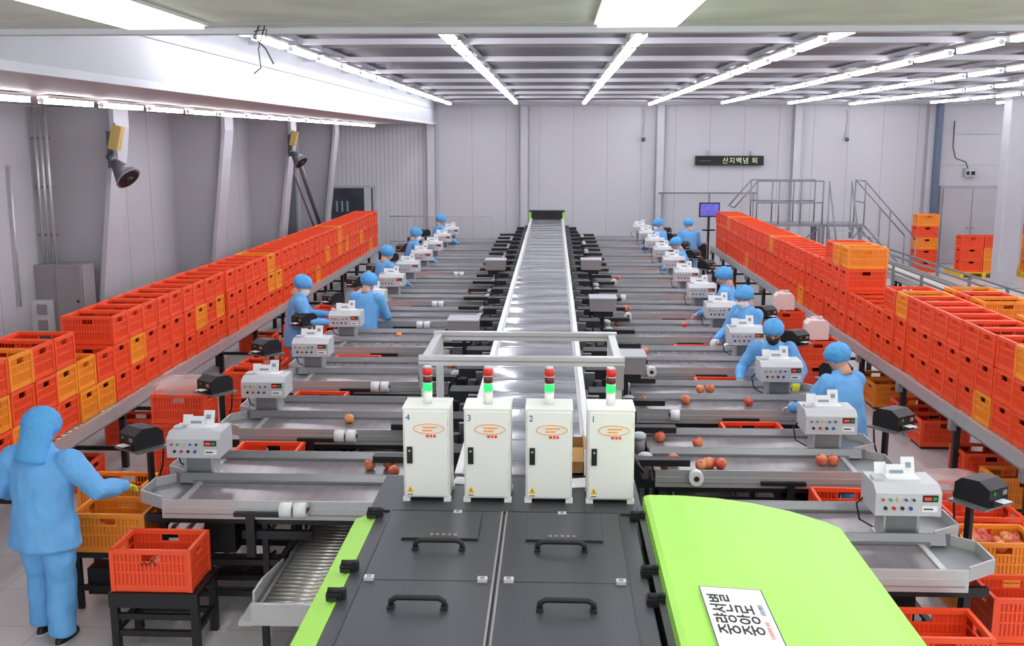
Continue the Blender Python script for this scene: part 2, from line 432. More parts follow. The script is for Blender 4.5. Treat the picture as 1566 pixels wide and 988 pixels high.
# ------------------------------------------------ SORTING TABLES
IL=-1.08; IR=.8; SP=1.8; YL0=6.75; YR0=5.75; NL=11; NR=12
def table_mesh(sx):
    b=MB()
    def B(u0,u1,y0,y1,z0,z1,m): b.bx(sx*u0,sx*u1,y0,y1,z0,z1,m)
    for y0 in (0,.56):
        y1=y0+.5
        out=[(0,y0),(1.66,y0),(1.86,y0+.13),(1.86,y1-.1),(1.74,y1),(0,y1)]
        b.prism([(sx*u,y) for u,y in out],'z',.835,.86,'steel')
        B(.0,1.52,y0+.06,y1-.06,.86,.872,'belt')
        B(1.52,1.56,y0+.05,y1-.05,.86,.88,'alu')
        B(0,1.6,y0+.03,y0+.05,.86,.89,'steel'); B(0,1.6,y1-.05,y1-.03,.86,.89,'steel')
        hs=[.905,.925,.925,.925,.935]
        for k in range(5):
            p,q=out[k],out[k+1]
            b.seg((sx*p[0],p[1]),(sx*q[0],q[1]),.012,.835,hs[k],'alu' if k<4 else 'steel')
        b.prism([(y1-.012,.935),(y1-.012,.86),(y1-.05,.87)],'x',min(0,sx*1.7),max(0,sx*1.7),'steel')
        b.cyl((-sx*.07,y0+.12,.8),(-sx*.07,y0+.12,.95),.05,'ebox',12); b.cyl((-sx*.07,y0+.12,.95),(-sx*.07,y0+.12,.985),.056,'mach',12)
        b.ell((-sx*.07,y0+.12,.985),(.05,.05,.02),'mach')
        B(-.12,0,y0+.05,y0+.45,.74,.8,'blk'); B(-.1,-.02,y0+.22,y0+.4,.8,.9,'dark')
    B(0,1.66,-.012,.0,.77,.85,'alu'); B(.02,1.64,-.014,-.011,.80,.81,'ebox')
    for y in (.03,.48,.60,1.02): B(.03,1.8,y,y+.04,.72,.78,'blk')
    for u in (.12,.95,1.68):
        for y in (.06,1.0):
            B(u-.02,u+.02,y-.02,y+.02,.04,.78,'blk'); b.cyl((sx*u,y,0),(sx*u,y,.04),.035,'alu',8)
        B(u-.02,u+.02,.06,1.0,.26,.30,'blk'); B(u-.02,u+.02,.06,1.0,.68,.72,'blk')
    for z in (.16,.40): B(.12,1.68,.05,.09,z,z+.04,'blk'); B(.12,1.68,.98,1.02,z,z+.04,'blk')
    B(1.2,1.42,.15,.4,.45,.68,'blk'); b.cyl((sx*1.0,.3,.56),(sx*1.2,.3,.56),.07,'dark',12)
    B(1.5,1.56,.1,.9,.34,.4,'steel'); B(1.0,1.06,-.04,-.01,.5,.83,'blk'); B(.6,1.1,.0,.04,.62,.68,'blk')
    b.tube([(sx*1.5,.2,.5),(sx*1.35,.1,.2),(sx*1.0,.2,.15),(sx*.7,.15,.35)],.012,'ink',5)
    B(.8,1.14,-.05,-.015,.80,.83,'blk'); B(.5,1.6,.4,.7,.12,.16,'dark')
    B(.05,1.3,1.07,1.12,.74,.82,'blk'); B(.25,.55,1.07,1.2,.80,.87,'blk'); b.cyl((sx*.6,1.15,.84),(sx*.75,1.15,.84),.04,'dark',10); B(.8,.95,1.07,1.18,.78,.86,'dark')
    return b.mesh('sorting_table')
TL=table_mesh(-1); TR=table_mesh(1)
def machine_mesh():
    b=MB()
    b.bx(-.14,.14,-.07,.13,0,.02,'alu'); b.bx(-.12,.12,-.06,.12,.02,.22,'alu'); b.bx(-.1,.1,-.066,-.06,.04,.2,'steel')
    b.prism([(-.17,.22),(.15,.22),(.15,.42),(-.10,.42),(-.17,.375)],'x',-.215,.215,'mach')
    cols=['knr','kng','kny','knb','blk']
    for i in range(5):
        x=-.17+i*.05; b.cyl((x,-.182,.335),(x,-.17,.335),.012,'alu',10); b.cyl((x,-.19,.335),(x,-.182,.335),.009,cols[i],10)
    for i in range(4):
        x=-.15+i*.055; b.cyl((x,-.185,.275),(x,-.17,.275),.012,('blk','knr','blk','knb')[i],10)
    b.bx(.09,.19,-.175,-.17,.32,.365,'blk'); b.bx(.10,.145,-.178,-.175,.332,.352,'redled'); b.bx(.155,.18,-.178,-.175,.332,.352,'kng')
    b.bx(.09,.19,-.174,-.17,.25,.29,'paper'); b.bx(.10,.16,-.175,-.174,.265,.275,'ink')
    b.bx(-.2,-.13,-.05,.03,.42,.44,'alu')
    Rt=Matrix.Rotation(-.35,3,'X')
    b.box((-.03,.03,.465),(.13,.004,.09),'paper',Rt); b.box((.06,.07,.49),(.09,.004,.12),'paper',Rt); b.box((-.12,.08,.47),(.08,.004,.08),'paper',Rt)
    b.box((.06,.055,.50),(.035,.003,.035),'inkg',Rt); b.box((-.03,.015,.465),(.09,.003,.02),'inkg',Rt)
    b.bx(-.1,.12,-.02,.12,.42,.427,'paper')
    b.tube([(-.2,.1,.26),(-.25,.12,.2),(-.22,.13,.08),(-.13,.12,.03)],.007,'ink',5)
    return b.mesh('labeling_machine')
MM=machine_mesh()
def printer_mesh(sx):
    b=MB()
    b.bx(-.16,.16,-.14,.14,.985,1.0,'steel'); b.bx(-.02,.02,.05,.09,.03,.985,'blk'); b.bx(-.15,.15,-.03,.16,0,.03,'blk')
    b.prism([(-.13,1.0),(.13,1.0),(.13,1.11),(.08,1.155),(-.05,1.165),(-.13,1.12)],'x',-.105,.105,'blk')
    b.bx(-.108,.108,-.134,.13,1.045,1.05,'dark'); b.bx(-.08,.08,-.15,-.13,1.005,1.04,'dark')
    b.bx(-.045,.045,-.2,-.13,1.04,1.043,'paper'); b.bx(.04,.08,-.136,-.13,1.07,1.10,'ebox')
    b.cyl((-.05,-.134,1.09),(-.05,-.13,1.09),.012,'kng',8)
    b.tube([(0,.13,1.05),(0,.2,1.0),(0,.18,.8),(.0,.09,.6)],.008,'ink',5)
    return b.mesh('label_printer')
PR=printer_mesh(1)
def roll(x,y,z,axis='x',n=1):
    b=MB()
    for i in range(n):
        o=i*.1
        d=Vector((1,0,0)) if axis=='x' else Vector((0,-1,0))
        p=Vector((x+o,y,z))
        b.cyl(p-d*.042,p+d*.042,.055,'paper',20); b.cyl(p-d*.044,p+d*.044,.024,'card',14); b.cyl(p-d*.046,p+d*.046,.018,'ink',14)
    b.bx(x-.05,x+.05+.1*(n-1),y+.0,y+.045,z-.008,z+.008,'blk')
    b.obj('label_roll')
def tray_apples(sx,inner,y0,pts):
    if not pts:return
    b=MB()
    for t,u in pts:
        r=random.uniform(.042,.05)
        b.apple((inner+sx*u,y0+.56*t+random.uniform(.1,.4),.872+r*.85),r)
    b.obj('apples')
AL={0:[(1,.12),(1,.19),(1,.33)],1:[(0,.75),(1,.1),(1,.16)],2:[(1,.2),(1,.05),(0,.1)],3:[(1,.9),(0,.1)],4:[(0,.1)],5:[(1,.3)]}
AR={0:[(1,.5)],1:[(0,.08),(0,.16),(0,.36),(0,.44),(0,.52),(0,.42),(1,.12),(1,.42),(0,1.33),(0,1.42)],2:[(1,.7),(1,.8),(0,.08),(0,.5),(0,1.1)],3:[(0,.1),(1,.3)],4:[(1,1.0),(1,.1)],5:[(0,.3)],7:[(0,.4)]}
for i in range(NL):
    y=YL0+SP*i; put(TL,'sorting_table',(IL,y,0))
    put(MM,'labeling_machine',(-2.66+.012*i,y+.60,.862),0,None,.006 if i<4 else 0,.93)
    put(PR,'label_printer',(-3.26,y+.95,0),-.6)
    tray_apples(-1,IL,y,AL.get(i))
    if i in (0,1,2,4,5,7): roll(IL-.76,y-.06,.86,'x',2)
    elif i in (3,): roll(IL-.2,y-.06,.86,'x',1)
for i in range(NR):
    y=YR0+SP*i; put(TR,'sorting_table',(IR,y,0))
    put(MM,'labeling_machine',(2.24,y+.60,.862),0,None,.006 if i<4 else 0,.95)
    put(PR,'label_printer',(2.90,y+.95,0),.6)
    tray_apples(1,IR,y,AR.get(i))
    if i in (1,3,5,7): roll(IR+.3,y-.07,.87,'y',1)
    elif i in (2,6): roll(IR+.35,y-.06,.86,'x',1)
def rollers(x0,x1,y0,y1,z):
    b=MB()
    for x in (x0,x1): b.bx(x-.012,x+.012,y0,y1,z-.05,z+.03,'steel')
    y=y0+.03
    while y<y1: b.cyl((x0+.012,y,z),(x1-.012,y,z),.02,'roller',8); y+=.06
    y=y0+.1
    while y<y1:
        for x in (x0,x1): b.bx(x-.02,x+.02,y,y+.04,0,z-.05,'blk')
        y+=1.8
    b.obj('roller_conveyor')
rollers(-1.82,-1.36,5.9,26.5,.5)
rollers(1.0,1.5,5.7,26.5,.5)
b=MB(); b.prism([(5.9,.42),(5.9,.62),(6.1,.62),(6.6,.54),(6.6,.42)],'x',-1.86,-1.845,'alu'); b.bx(-1.95,-1.86,5.88,6.4,.40,.43,'alu'); b.bx(-1.86,-1.34,5.85,5.88,.42,.56,'alu'); b.obj('conveyor_end_guard')
GW_L={3,5,7,9}; GW_R={1,2,3,4,7,9}
def cstand(x,y,z):
    b=MB(); b.bx(x-.32,x+.32,y-.17,y+.17,z-.035,z-.002,'steel')
    for xx in(x-.28,x+.28):
        for yy in (y-.14,y+.14): b.bx(xx-.02,xx+.02,yy-.02,yy+.02,0,z-.035,'blk')
    b.obj('crate_stand')
for i in range(NL-1):
    y=YL0+SP*i+1.45; x=-2.42+random.uniform(-.1,.1)
    if i in GW_L: continue
    crate(x,y,.54,random.uniform(-.04,.04),random.random()<.12); cstand(x,y,.54)
for i in range(NR-1):
    y=YR0+SP*i+1.45
    x=(1.82 if i in GW_R else 2.2)
    crate(x,y,.54,random.uniform(-.04,.04),random.random()<.1); cstand(x,y,.54)

# ------------------------------------------------ CENTRAL CONVEYOR
cx=-.16
b=MB()
b.bx(cx-.385,cx+.385,5.95,26.5,1.345,1.37,'filmbelt')
for s in (-1,1):
    b.bx(cx+s*.385,cx+s*.43,5.95,26.5,1.30,1.395,'white')
    b.bx(cx+s*.36,cx+s*.385,5.95,26.5,1.37,1.378,'alu')
    b.bx(cx+s*.33,cx+s*.40,5.95,26.5,.75,1.30,'dark')
    b.bx(cx+s*.40,cx+s*.44,5.95,26.5,1.05,1.12,'steel')
y=6.3
while y<26.4:
    b.bx(cx-.384,cx+.384,y-.006,y+.006,1.368,1.373,'steel'); y+=.45
y=6.2
while y<26.5:
    for s in (-1,1):
        b.bx(cx+s*.38-.03,cx+s*.38+.03,y,y+.06,0.02,.8,'blk')
    b.bx(cx-.4,cx+.4,y,y+.06,.3,.36,'blk'); y+=1.8
b.bx(cx-.43,cx+.43,5.9,5.95,.9,1.39,'dark')
b.bx(cx-.46,cx-.40,26.4,26.7,1.2,1.58,'green'); b.bx(cx+.40,cx+.46,26.4,26.7,1.2,1.58,'green'); b.bx(cx-.40,cx+.40,26.4,26.7,1.36,1.56,'ink'); b.bx(cx-.46,cx+.46,26.38,26.7,1.56,1.59,'dark')
b.obj('central_belt_conveyor')
b=MB(); random.seed(11)
y=6.9
while y<26.2:
    for s in (-1,1):
        x0=cx+s*.47
        b.bx(x0,x0+s*.2,y,y+.5,.78,1.12,'blk'); b.bx(x0+s*.02,x0+s*.28,y+.08,y+.3,1.12,1.2,'dark')
        b.bx(x0,x0+s*.36,y+.55,y+.8,.7,.98,'blk'); b.bx(x0+s*.1,x0+s*.3,y+.58,y+.64,.98,1.1,'ebox')
        b.cyl((x0+s*.12,y+.7,.98),(x0+s*.12,y+.7,1.16),.045,'dark',10)
        b.tube([(x0+s*.3,y+.2,1.1),(x0+s*.36,y+.3,1.0),(x0+s*.3,y+.6,1.05)],.012,'ink',5)
        b.bx(x0,x0+s*.1,y+.84,y+.88,.5,1.2,'steel')
        b.bx(x0+s*.2,x0+s*.75,y+.62,y+.72,.94,.99,'blk')
    y+=.9
for s in (-1,1):
    b.bx(cx+s*.47,cx+s*.5,6.5,26.3,.35,.75,'dark'); b.bx(cx+s*.46,cx+s*.56,6.5,26.3,.70,.74,'blk'); b.bx(cx+s*.8,cx+s*.84,6.5,26.3,.70,.74,'blk')
y=6.8
while y<26.3:
    for s in (-1,1): b.bx(cx+s*.80,cx+s*.84,y,y+.04,0,.7,'blk'); b.bx(cx+s*.47,cx+s*.84,y,y+.04,.3,.34,'blk')
    y+=1.8
b.obj('sorter_drive_units')
for x,y in ((-1.02,11.4),(-.98,17.3),(.72,9.5),(.66,13.1),(.66,17.4)):
    b=MB(); b.bx(x-.17,x+.17,y,y+.35,1.20,1.36,'ebox'); b.bx(x-.18,x+.18,y-.01,y+.36,1.36,1.375,'col'); b.bx(x-.13,x+.13,y+.05,y+.3,1.12,1.2,'blk'); b.bx(x-.02,x+.02,y+.15,y+.2,.7,1.12,'blk'); b.obj('junction_cabinet')

b=MB(); xs=(-.83,.43)
for y in (6.5,7.35):
    for x in xs: b.bx(x-.025,x+.025,y-.025,y+.025,.0,2.0,'alu')
    b.bx(xs[0]-.04,xs[1]+.04,y-.03,y+.03,1.95,2.01,'alu')
    b.bx(xs[0]-.04,xs[1]+.04,y-.032,y-.03,1.975,1.985,'ebox')
for x in xs:
    b.bx(x-.025,x+.025,6.5,7.35,1.95,2.0,'alu'); b.bx(x-.035,x+.035,6.46,6.5,1.8,1.96,'ebox')
b.obj('aluminium_gantry')

# ------------------------------------------------ FRONT SORTER MACHINE
e=empty('fruit_sorter')
b=MB(); zt=1.4
b.bx(-.94,.45,2.6,5.89,.55,zt-.03,'dark'); b.bx(-.94,.45,2.6,5.28,zt-.03,zt,'lid'); b.bx(-1.0,.5,5.28,5.89,zt-.03,zt-.005,'lid')
for s,x in ((-1,-.9),(1,.41)):
    for yy in (2.8,4.2,5.7): b.bx(x-.03,x+.03,yy,yy+.06,0,.6,'blk')
b.bx(-.96,.47,5.26,5.29,zt-.02,zt+.012,'lidtrim')
b.obj('body',parent=e,bevel=.006)
b=MB()
for (x0,x1) in ((-.865,-.262),(-.238,.365)):
    b.bx(x0,x1,2.65,5.24,zt,zt+.018,'lid')
    for y in (4.36,): b.bx(x0,x1,y-.004,y+.004,zt+.018,zt+.0195,'lidtrim')
    xc=(x0+x1)/2
    b.bx(xc-.19,xc+.2,4.83,5.2,zt+.018,zt+.024,'lidtrim'); b.bx(xc-.185,xc+.195,4.835,5.195,zt+.024,zt+.03,'lid')
b.obj('lid_panels',parent=e,bevel=.004)
b=MB()
for s,x in ((-1,-.865),(1,.365),(0,-.262),(0,-.238)):
    b.bx(x-.005,x+.005,2.65,5.24,zt+.005,zt+.0215,'ebox' if s==0 else 'lidtrim')
for x,y in ((-.55,4.72),(.05,4.72),(-.57,4.08),(.07,4.08)):
    b.tube([(x-.115,y,zt+.02),(x-.115,y,zt+.05),(x-.09,y,zt+.065),(x+.09,y,zt+.065),(x+.115,y,zt+.05),(x+.115,y,zt+.02)],.013,'ink',8)
    b.bx(x-.13,x-.10,y-.025,y+.025,zt+.015,zt+.03,'ink'); b.bx(x+.10,x+.13,y-.025,y+.025,zt+.015,zt+.03,'ink')
for x,y in ((-.5,5.2),(.06,5.2),(-.83,4.36),(-.31,4.36),(-.19,4.36),(.32,4.36)):
    b.bx(x-.022,x+.022,y-.018,y+.018,zt+.018,zt+.034,'mach'); b.bx(x-.01,x+.01,y-.01,y+.008,zt+.034,zt+.037,'ebox')
for x in (-.955,.455):
    for y in (5.2,4.5,4.2,3.4):
        b.bx(x-.035,x+.035,y-.025,y+.025,zt-.0,zt+.03,'ink'); b.cyl((x-.03,y,zt+.035),(x+.035,y,zt+.035),.015,'ink',8); b.bx(x+.025,x+.05,y-.015,y+.015,zt+.0,zt+.045,'ink'); b.bx(x-.03,x+.02,y-.04,y+.04,zt+.0,zt+.018,'lidtrim')
for x in (-.55,.05):
    for k in range(5): b.bx(x-.06+k*.03,x-.045+k*.03,4.86,4.88,zt+.03,zt+.036,'ebox')
b.obj('handles_and_latches',parent=e)
b=MB()
b.prism([(-.94,zt+.0),(-.94,zt-.03),(-1.05,zt-.08),(-1.08,zt-.35),(-1.1,zt-.35),(-1.07,zt-.05)],'y',2.6,5.28,'green')
b.bx(-1.09,-.94,2.6,5.27,zt-.7,zt-.36,'white')
b.obj('side_cover_green',parent=e)
b=MB()
pr=[(.50,1.40),(.505,1.475),(.53,1.487),(.7,1.486),(.9,1.474),(1.1,1.447),(1.3,1.405),(1.5,1.345),(1.58,1.31),(1.605,1.27),(1.61,1.0),(1.58,1.0),(1.575,1.25),(1.3,1.37),(.9,1.44),(.53,1.45)]
b.prism(pr,'y',2.6,5.35,'green')
b.prism([(.5,.9),(1.58,.9),(1.58,1.28),(1.3,1.37),(.9,1.44),(.5,1.45)],'y',5.30,5.335,'green')
b.bx(.55,1.5,2.7,5.25,.5,1.2,'blk'); b.bx(1.60,1.63,5.0,5.05,1.2,1.23,'mach'); b.bx(.47,.51,2.6,5.35,zt-.05,zt+.02,'lidtrim')
for x in (.6,1.45):
    for y in (2.8,5.1): b.bx(x-.03,x+.03,y-.03,y+.03,0,.5,'blk')
b.obj('hood_green',parent=e)
s_=empty('notice_sign',(.775,3.82,1.487),(0,.055,0),e)
b=MB(); b.bx(-.135,.135,-.36,.36,0,.003,'paper')
for x in (-.1325,.1325): b.bx(x-.002,x+.002,-.355,.355,.003,.0035,'ink')
b.bx(-.133,.133,.353,.357,.003,.0035,'ink'); b.obj('plate',parent=s_)
text('중량선별','line_a',.10,(-.03,-.08,.005),(0,0,R90),'ink',s_)
text('중앙로','line_b',.10,(.065,-.08,.005),(0,0,R90),'ink',s_)
text('우리지역의 자랑','line_c',.022,(.105,-.10,.005),(0,0,R90),'inkr',s_,.0003)
text('공동선별장','line_d',.022,(.105,.10,.005),(0,0,R90),'inkb',s_,.0003)

for n,x in (('4',-.698),('3',-.357),('2',-.014),('1',.329)):
    e=empty('control_cabinet',(x,5.46,1.395))
    b=MB(); b.bx(-.13,.13,0,.22,.02,.535,'white'); b.bx(-.133,.133,-.004,.226,.53,.543,'white')
    b.bx(-.122,.122,-.012,0,.03,.527,'white'); b.obj('case',parent=e,bevel=.004)
    b=MB()
    for u in (-.115,.115): b.bx(u-.02,u+.02,-.01,.03,.0,.022,'white'); b.bx(u-.02,u+.02,.19,.23,0,.022,'white')
    b.bx(-.107,-.077,-.022,-.012,.225,.32,'ink'); b.bx(-.10,-.084,-.028,-.022,.24,.305,'lidtrim'); b.cyl((-.092,-.03,.30),(-.092,-.022,.30),.006,'alu',8)
    b.prism([(-.112,.055),(-.072,.055),(-.092,.092)],'y',-.0145,-.012,'warn'); b.bx(-.094,-.09,-.0155,-.0145,.064,.08,'ink')
    b.bx(-.112,-.072,-.0145,-.012,.035,.05,'paper'); b.bx(-.108,-.076,-.015,-.0145,.04,.045,'ink')
    pts=[(.015+.085*math.cos(t*math.pi/12),-.0135,.425+.028*math.sin(t*math.pi/12)) for t in range(25)]
    b.tube(pts,.0022,'inko',5)
    for k,w in enumerate((.05,.035)): b.bx(-.02,-.02+w*1.6,-.0145,-.012,.428-k*.018,.436-k*.018,'inko')
    b.bx(.0,.055,-.0145,-.012,.375,.39,'inkr'); b.bx(.018,.022,-.015,-.0145,.375,.39,'paper'); b.bx(.036,.04,-.015,-.0145,.375,.39,'paper')
    for k in range(3): b.bx(.12,.122,-.014,-.012,.1+.17*k,.13+.17*k,'alu')
    b.obj('fittings',parent=e)
    text(n,'number',.05,(-.112,-.0135,.472),(R90,0,0),'inkb',e,.0005)
    b=MB(); X=0; z0=.543
    b.cyl((X,.1,z0),(X,.1,z0+.07),.026,'white',16); b.cyl((X,.1,z0+.07),(X,.1,z0+.12),.026,'grnled',16); b.cyl((X,.1,z0+.12),(X,.1,z0+.16),.026,'smoke',16)
    for q in (.072,.12,.16): b.cyl((X,.1,z0+q-.002),(X,.1,z0+q+.002),.0275,'mach',16)
    b.cyl((X,.1,z0+.16),(X,.1,z0+.205),.026,'drk_red',16); b.cyl((X,.1,z0+.205),(X,.1,z0+.215),.026,'mach',16,.02)
    b.obj('signal_tower',parent=e)
b=MB(); x0,x1,y0,y1,z0,z1=-.14,.2,6.0,6.27,1.378,1.54
b.bx(x0,x1,y0,y1,z0,z0+.01,'card')
for a in ((x0,x0+.006,y0,y1),(x1-.006,x1,y0,y1),(x0,x1,y0,y0+.006),(x0,x1,y1-.006,y1)): b.bx(*a,z0,z1,'card')
b.box((x1+.05,(y0+y1)/2,z1-.02),(.12,.26,.006),'card',Matrix.Rotation(.5,3,'Y')); b.box((.03,y0-.05,z1-.02),(.33,.12,.006),'card',Matrix.Rotation(.5,3,'X'))
b.bx(-.05,.1,6.07,6.22,1.5,1.555,'ink')
b.obj('cardboard_box')
b=MB(); b.box((.16,5.79,1.398),(.2,.16,.004),'paper',Matrix.Rotation(.2,3,'Z')); b.box((-.52,5.80,1.398),(.12,.12,.004),'paper',Matrix.Rotation(-.2,3,'Z')); b.obj('paper_sheet')

# ------------------------------------------------ NEAR LEFT STUFF
b=MB()
b.bx(-2.93,-2.33,6.22,6.64,.41,.44,'blk'); b.bx(-2.93,-2.33,6.22,6.24,.34,.41,'blk')
for x in (-2.9,-2.36):
    for y in (6.25,6.61): b.bx(x-.025,x+.025,y-.025,y+.025,0,.41,'blk')
    b.bx(x-.02,x+.02,6.25,6.61,.15,.19,'blk')
for z in (.13,.25): b.bx(-2.9,-2.36,6.235,6.265,z,z+.04,'blk'); b.bx(-2.9,-2.36,6.595,6.625,z,z+.04,'blk')
b.obj('crate_stool')
crate(-2.64,6.43,.442,0); 
b=MB(); b.tube([(-2.70,6.236,.65),(-2.69,6.236,.63),(-2.68,6.236,.66),(-2.66,6.236,.63)],.004,'ink',5); b.tube([(-2.65,6.236,.64),(-2.62,6.236,.67),(-2.6,6.236,.63)],.004,'ink',5); b.obj('crate_marking')
apples_in(-2.64,6.43,.5,n=16)
crate(-3.2,7.06,.442,0,True); apples_in(-3.2,7.06,.52,n=16)
b=MB(); b.bx(-3.5,-2.92,6.88,7.24,.40,.44,'dark')
for x in (-3.45,-2.97):
    for y in (6.9,7.2): b.bx(x-.02,x+.02,y-.02,y+.02,0,.4,'blk')
b.bx(-3.5,-2.92,6.87,6.9,.15,.19,'blk'); b.bx(-3.4,-3.1,6.92,7.1,.1,.3,'dark'); b.obj('crate_stand')
crate(-3.62,8.05,.0,0,True); crate(-3.62,8.05,.301,0,True)
b=MB()
for z in (.22,.40):
    for y in (7.3,7.72): b.bx(-3.35,-1.95,y,y+.035,z,z+.04,'blk')
for x in (-3.33,-2.65,-1.98):
    for y in (7.3,7.72): b.bx(x,x+.035,y,y+.035,.05,.5,'blk'); b.cyl((x+.017,y+.017,0),(x+.017,y+.017,.05),.03,'alu',8)
for k in range(9): b.cyl((-3.2+k*.13,7.32,.43),(-3.2+k*.13,7.73,.43),.02,'roller',8)
for x in (-3.1,-2.8): b.bx(x,x+.16,7.27,7.3,.24,.38,'dark'); b.bx(x+.03,x+.06,7.265,7.27,.3,.34,'kng')
b.tube([(-3.0,7.3,.3),(-2.8,7.2,.1),(-2.4,7.2,.12),(-2.1,7.3,.3)],.012,'ink',5)
b.obj('transfer_conveyor')
def bagged(x,y,z0,n):
    e=empty('bag_lined_crate',(x,y,z0))
    for i in range(n): crate(0,0,i*.301,0,False,e,'crate')
    b=MB(); rings=[]
    zt=n*.301
    for k,(dz,sx,sy) in enumerate(((-.18,.22,.14),(-.05,.23,.15),(.02,.28,.2),(.06,.27,.19),(.11,.25,.17),(.14,.16,.10))):
        ring=[]
        for j in range(20):
            t=2*math.pi*j/20; c_,s_=math.cos(t),math.sin(t); q=.55
            px=math.copysign(abs(c_)**q,c_); py=math.copysign(abs(s_)**q,s_)
            ww=1+.07*math.sin(j*3.7+k*1.3)
            ring.append(Vector((px*sx*ww,py*sy*ww,zt+dz)))
        rings.append(ring)
    b.loft(rings,'film'); b.obj('plastic_bag',parent=e)
bagged(-3.72,9.9,0,3); bagged(3.62,9.0,0,1); bagged(-3.85,15.4,0,2)
def jug(x,y,z):
    b=MB(); b.prism([(-.14,0),(.14,0),(.14,.2),(.1,.25),(-.1,.25),(-.14,.2)],'y',-.1,.1,'jug'); b.cyl((.05,0,.25),(.05,0,.29),.03,'mach',10); b.tube([(-.08,0,.24),(-.06,0,.28),(.0,0,.28),(.02,0,.25)],.012,'jug',6)
    b.obj('plastic_jug',(x,y,z),0,None,.02)
for x,y in ((-3.6,14.3),(3.35,12.9)):
    stack(x,y,0,2 if x<0 else 3,0); jug(x,y,.603 if x<0 else .904)
for x,y in ((3.45,15.2),): stack(x,y,0,3,0); jug(x,y,.904)
for (x,y,o) in ((4.37,9.35,True),(4.37,11.3,False),(4.37,12.0,False),(4.37,13.0,True),(4.37,13.45,True),(4.37,16,False),(4.37,10.1,False),(4.37,17.6,False)):
    crate(x,y,.03,0,o)
    b=MB(); b.bx(x-.25,x+.25,y-.17,y+.17,0,.028,'dark'); b.obj('floor_dolly')
for (x,y,o) in ((-4.76,9.5,False),(-4.76,11.1,False),(-3.75,12.2,False),(-3.7,12.7,False),(-4.76,12.9,False),(-4.76,16.1,False),(-3.75,17,False),(-3.75,20.5,False)):
    crate(x,y,0,0,o)
    crate(x,y,.301,0,False) if x>-4 else None
# right front crates
crate(2.18,5.50,.40,0)
b=MB(); b.bx(1.90,2.46,5.32,5.68,.36,.398,'dark')
for x in(1.95,2.41):
    for y in (5.36,5.64): b.bx(x-.02,x+.02,y-.02,y+.02,0,.36,'blk')
b.obj('crate_stand')
stack(3.02,6.22,0,2,0,['r','r']); apples_in(3.02,6.22,.4,n=14)
stack(3.2,7.12,0,2,0,['o','o']); apples_in(3.2,7.12,.53,n=20)
crate(3.3,7.62,.0,0); crate(3.3,7.62,.301,0)
# ------------------------------------------------ RIGHT BACK AREA
stack(9.65,26.9,.0,5,0,['r','r','o','r','o'])
def pallet(x,y):
    b=MB()
    for k in range(5): b.bx(x-.6,x+.6,y-.5+k*.22,y-.5+k*.22+.12,.11,.13,'yellow')
    for xx in (-.55,0,.55): b.bx(x+xx-.05,x+xx+.05,y-.5,y+.5,0,.11,'yellow')
    b.obj('pallet')
pallet(10.75,26.2); stack(10.45,26,.132,3,0,['r','r','r']); stack(11.02,26,.132,3,0,['o','o','r'])
pallet(12.35,26.2); stack(12.1,26,.132,5,0,['o','o','o','r','o']); stack(12.67,26,.132,4,0)
pallet(12.0,22.5); stack(12.0,22.4,.132,4,0,['r','o','o','o'])
b=MB()
def rail(p,q,h=1.05,n=3,m='rail'):
    p=Vector(p);q=Vector(q)
    for k in range(n):
        a=p.lerp(q,k/(n-1)); b.cyl(a,a+Vector((0,0,h)),.018,m,6)
    for f in (.5,1): b.cyl(p+Vector((0,0,h*f)),q+Vector((0,0,h*f)),.018,m,6)
def deck(x0,x1,y0,y1,z):
    b.bx(x0,x1,y0,y1,z-.06,z,'rail')
    for x in (x0+.04,x1-.04):
        for y in (y0+.04,y1-.04): b.bx(x-.03,x+.03,y-.03,y+.03,0,z-.06,'rail')
    b.tube([(x0+.04,y0+.04,.1),(x1-.04,y0+.04,z-.1)],.02,'rail',5)
deck(5.0,6.6,25.4,26.2,1.35); rail((5.0,25.4,1.35),(6.6,25.4,1.35),n=4); rail((5.0,26.2,1.35),(6.6,26.2,1.35),n=4)
b.tube([(5.0,25.4,2.4),(4.45,25.4,1.75)],.018,'rail',6); b.tube([(4.45,25.4,1.75),(4.45,26.2,1.75)],.018,'rail',6); b.tube([(5.0,26.2,2.4),(4.45,26.2,1.75)],.018,'rail',6)
for k in range(7):
    zz=1.3*(k+.5)/7; yy=24.5+(25.3-24.5)*(k+.5)/7; b.bx(6.75,7.25,yy-.09,yy+.09,zz-.02,zz+.01,'alu')
for xx in (6.73,7.27):
    b.tube([(xx,24.5,0),(xx,25.35,1.4)],.03,'rail',4); b.tube([(xx,24.5,1.0),(xx,25.35,2.35)],.018,'rail',6); b.cyl((xx,24.5,0),(xx,24.5,1.0),.018,'rail',6); b.cyl((xx,25.35,0),(xx,25.35,2.4),.018,'rail',6)
deck(6.6,7.6,25.35,26.2,1.35); rail((7.6,25.35,1.35),(7.6,26.2,1.35),n=2)
b.tube([(7.6,25.4,2.4),(8.9,25.4,1.0)],.018,'rail',6); b.tube([(7.6,25.4,1.35),(8.9,25.4,0)],.03,'rail',4); b.tube([(7.6,26.2,2.4),(8.9,26.2,1.0)],.018,'rail',6); b.tube([(7.6,26.2,1.35),(8.9,26.2,0)],.03,'rail',4)
for k in range(6):
    t=(k+.5)/6; x=7.6+1.3*t; b.bx(x-.1,x+.1,25.42,26.18,1.35*(1-t)-.02,1.35*(1-t)+.01,'alu')
for x in (8.25,8.9): 
    for y in (25.4,26.2): b.cyl((x,y,0),(x,y,1.7 if x<8.5 else 1.0),.018,'rail',6)
b.obj('crossover_stairs')
outer_conv(6.95,7.65,11,24.2,.7)
b=MB()
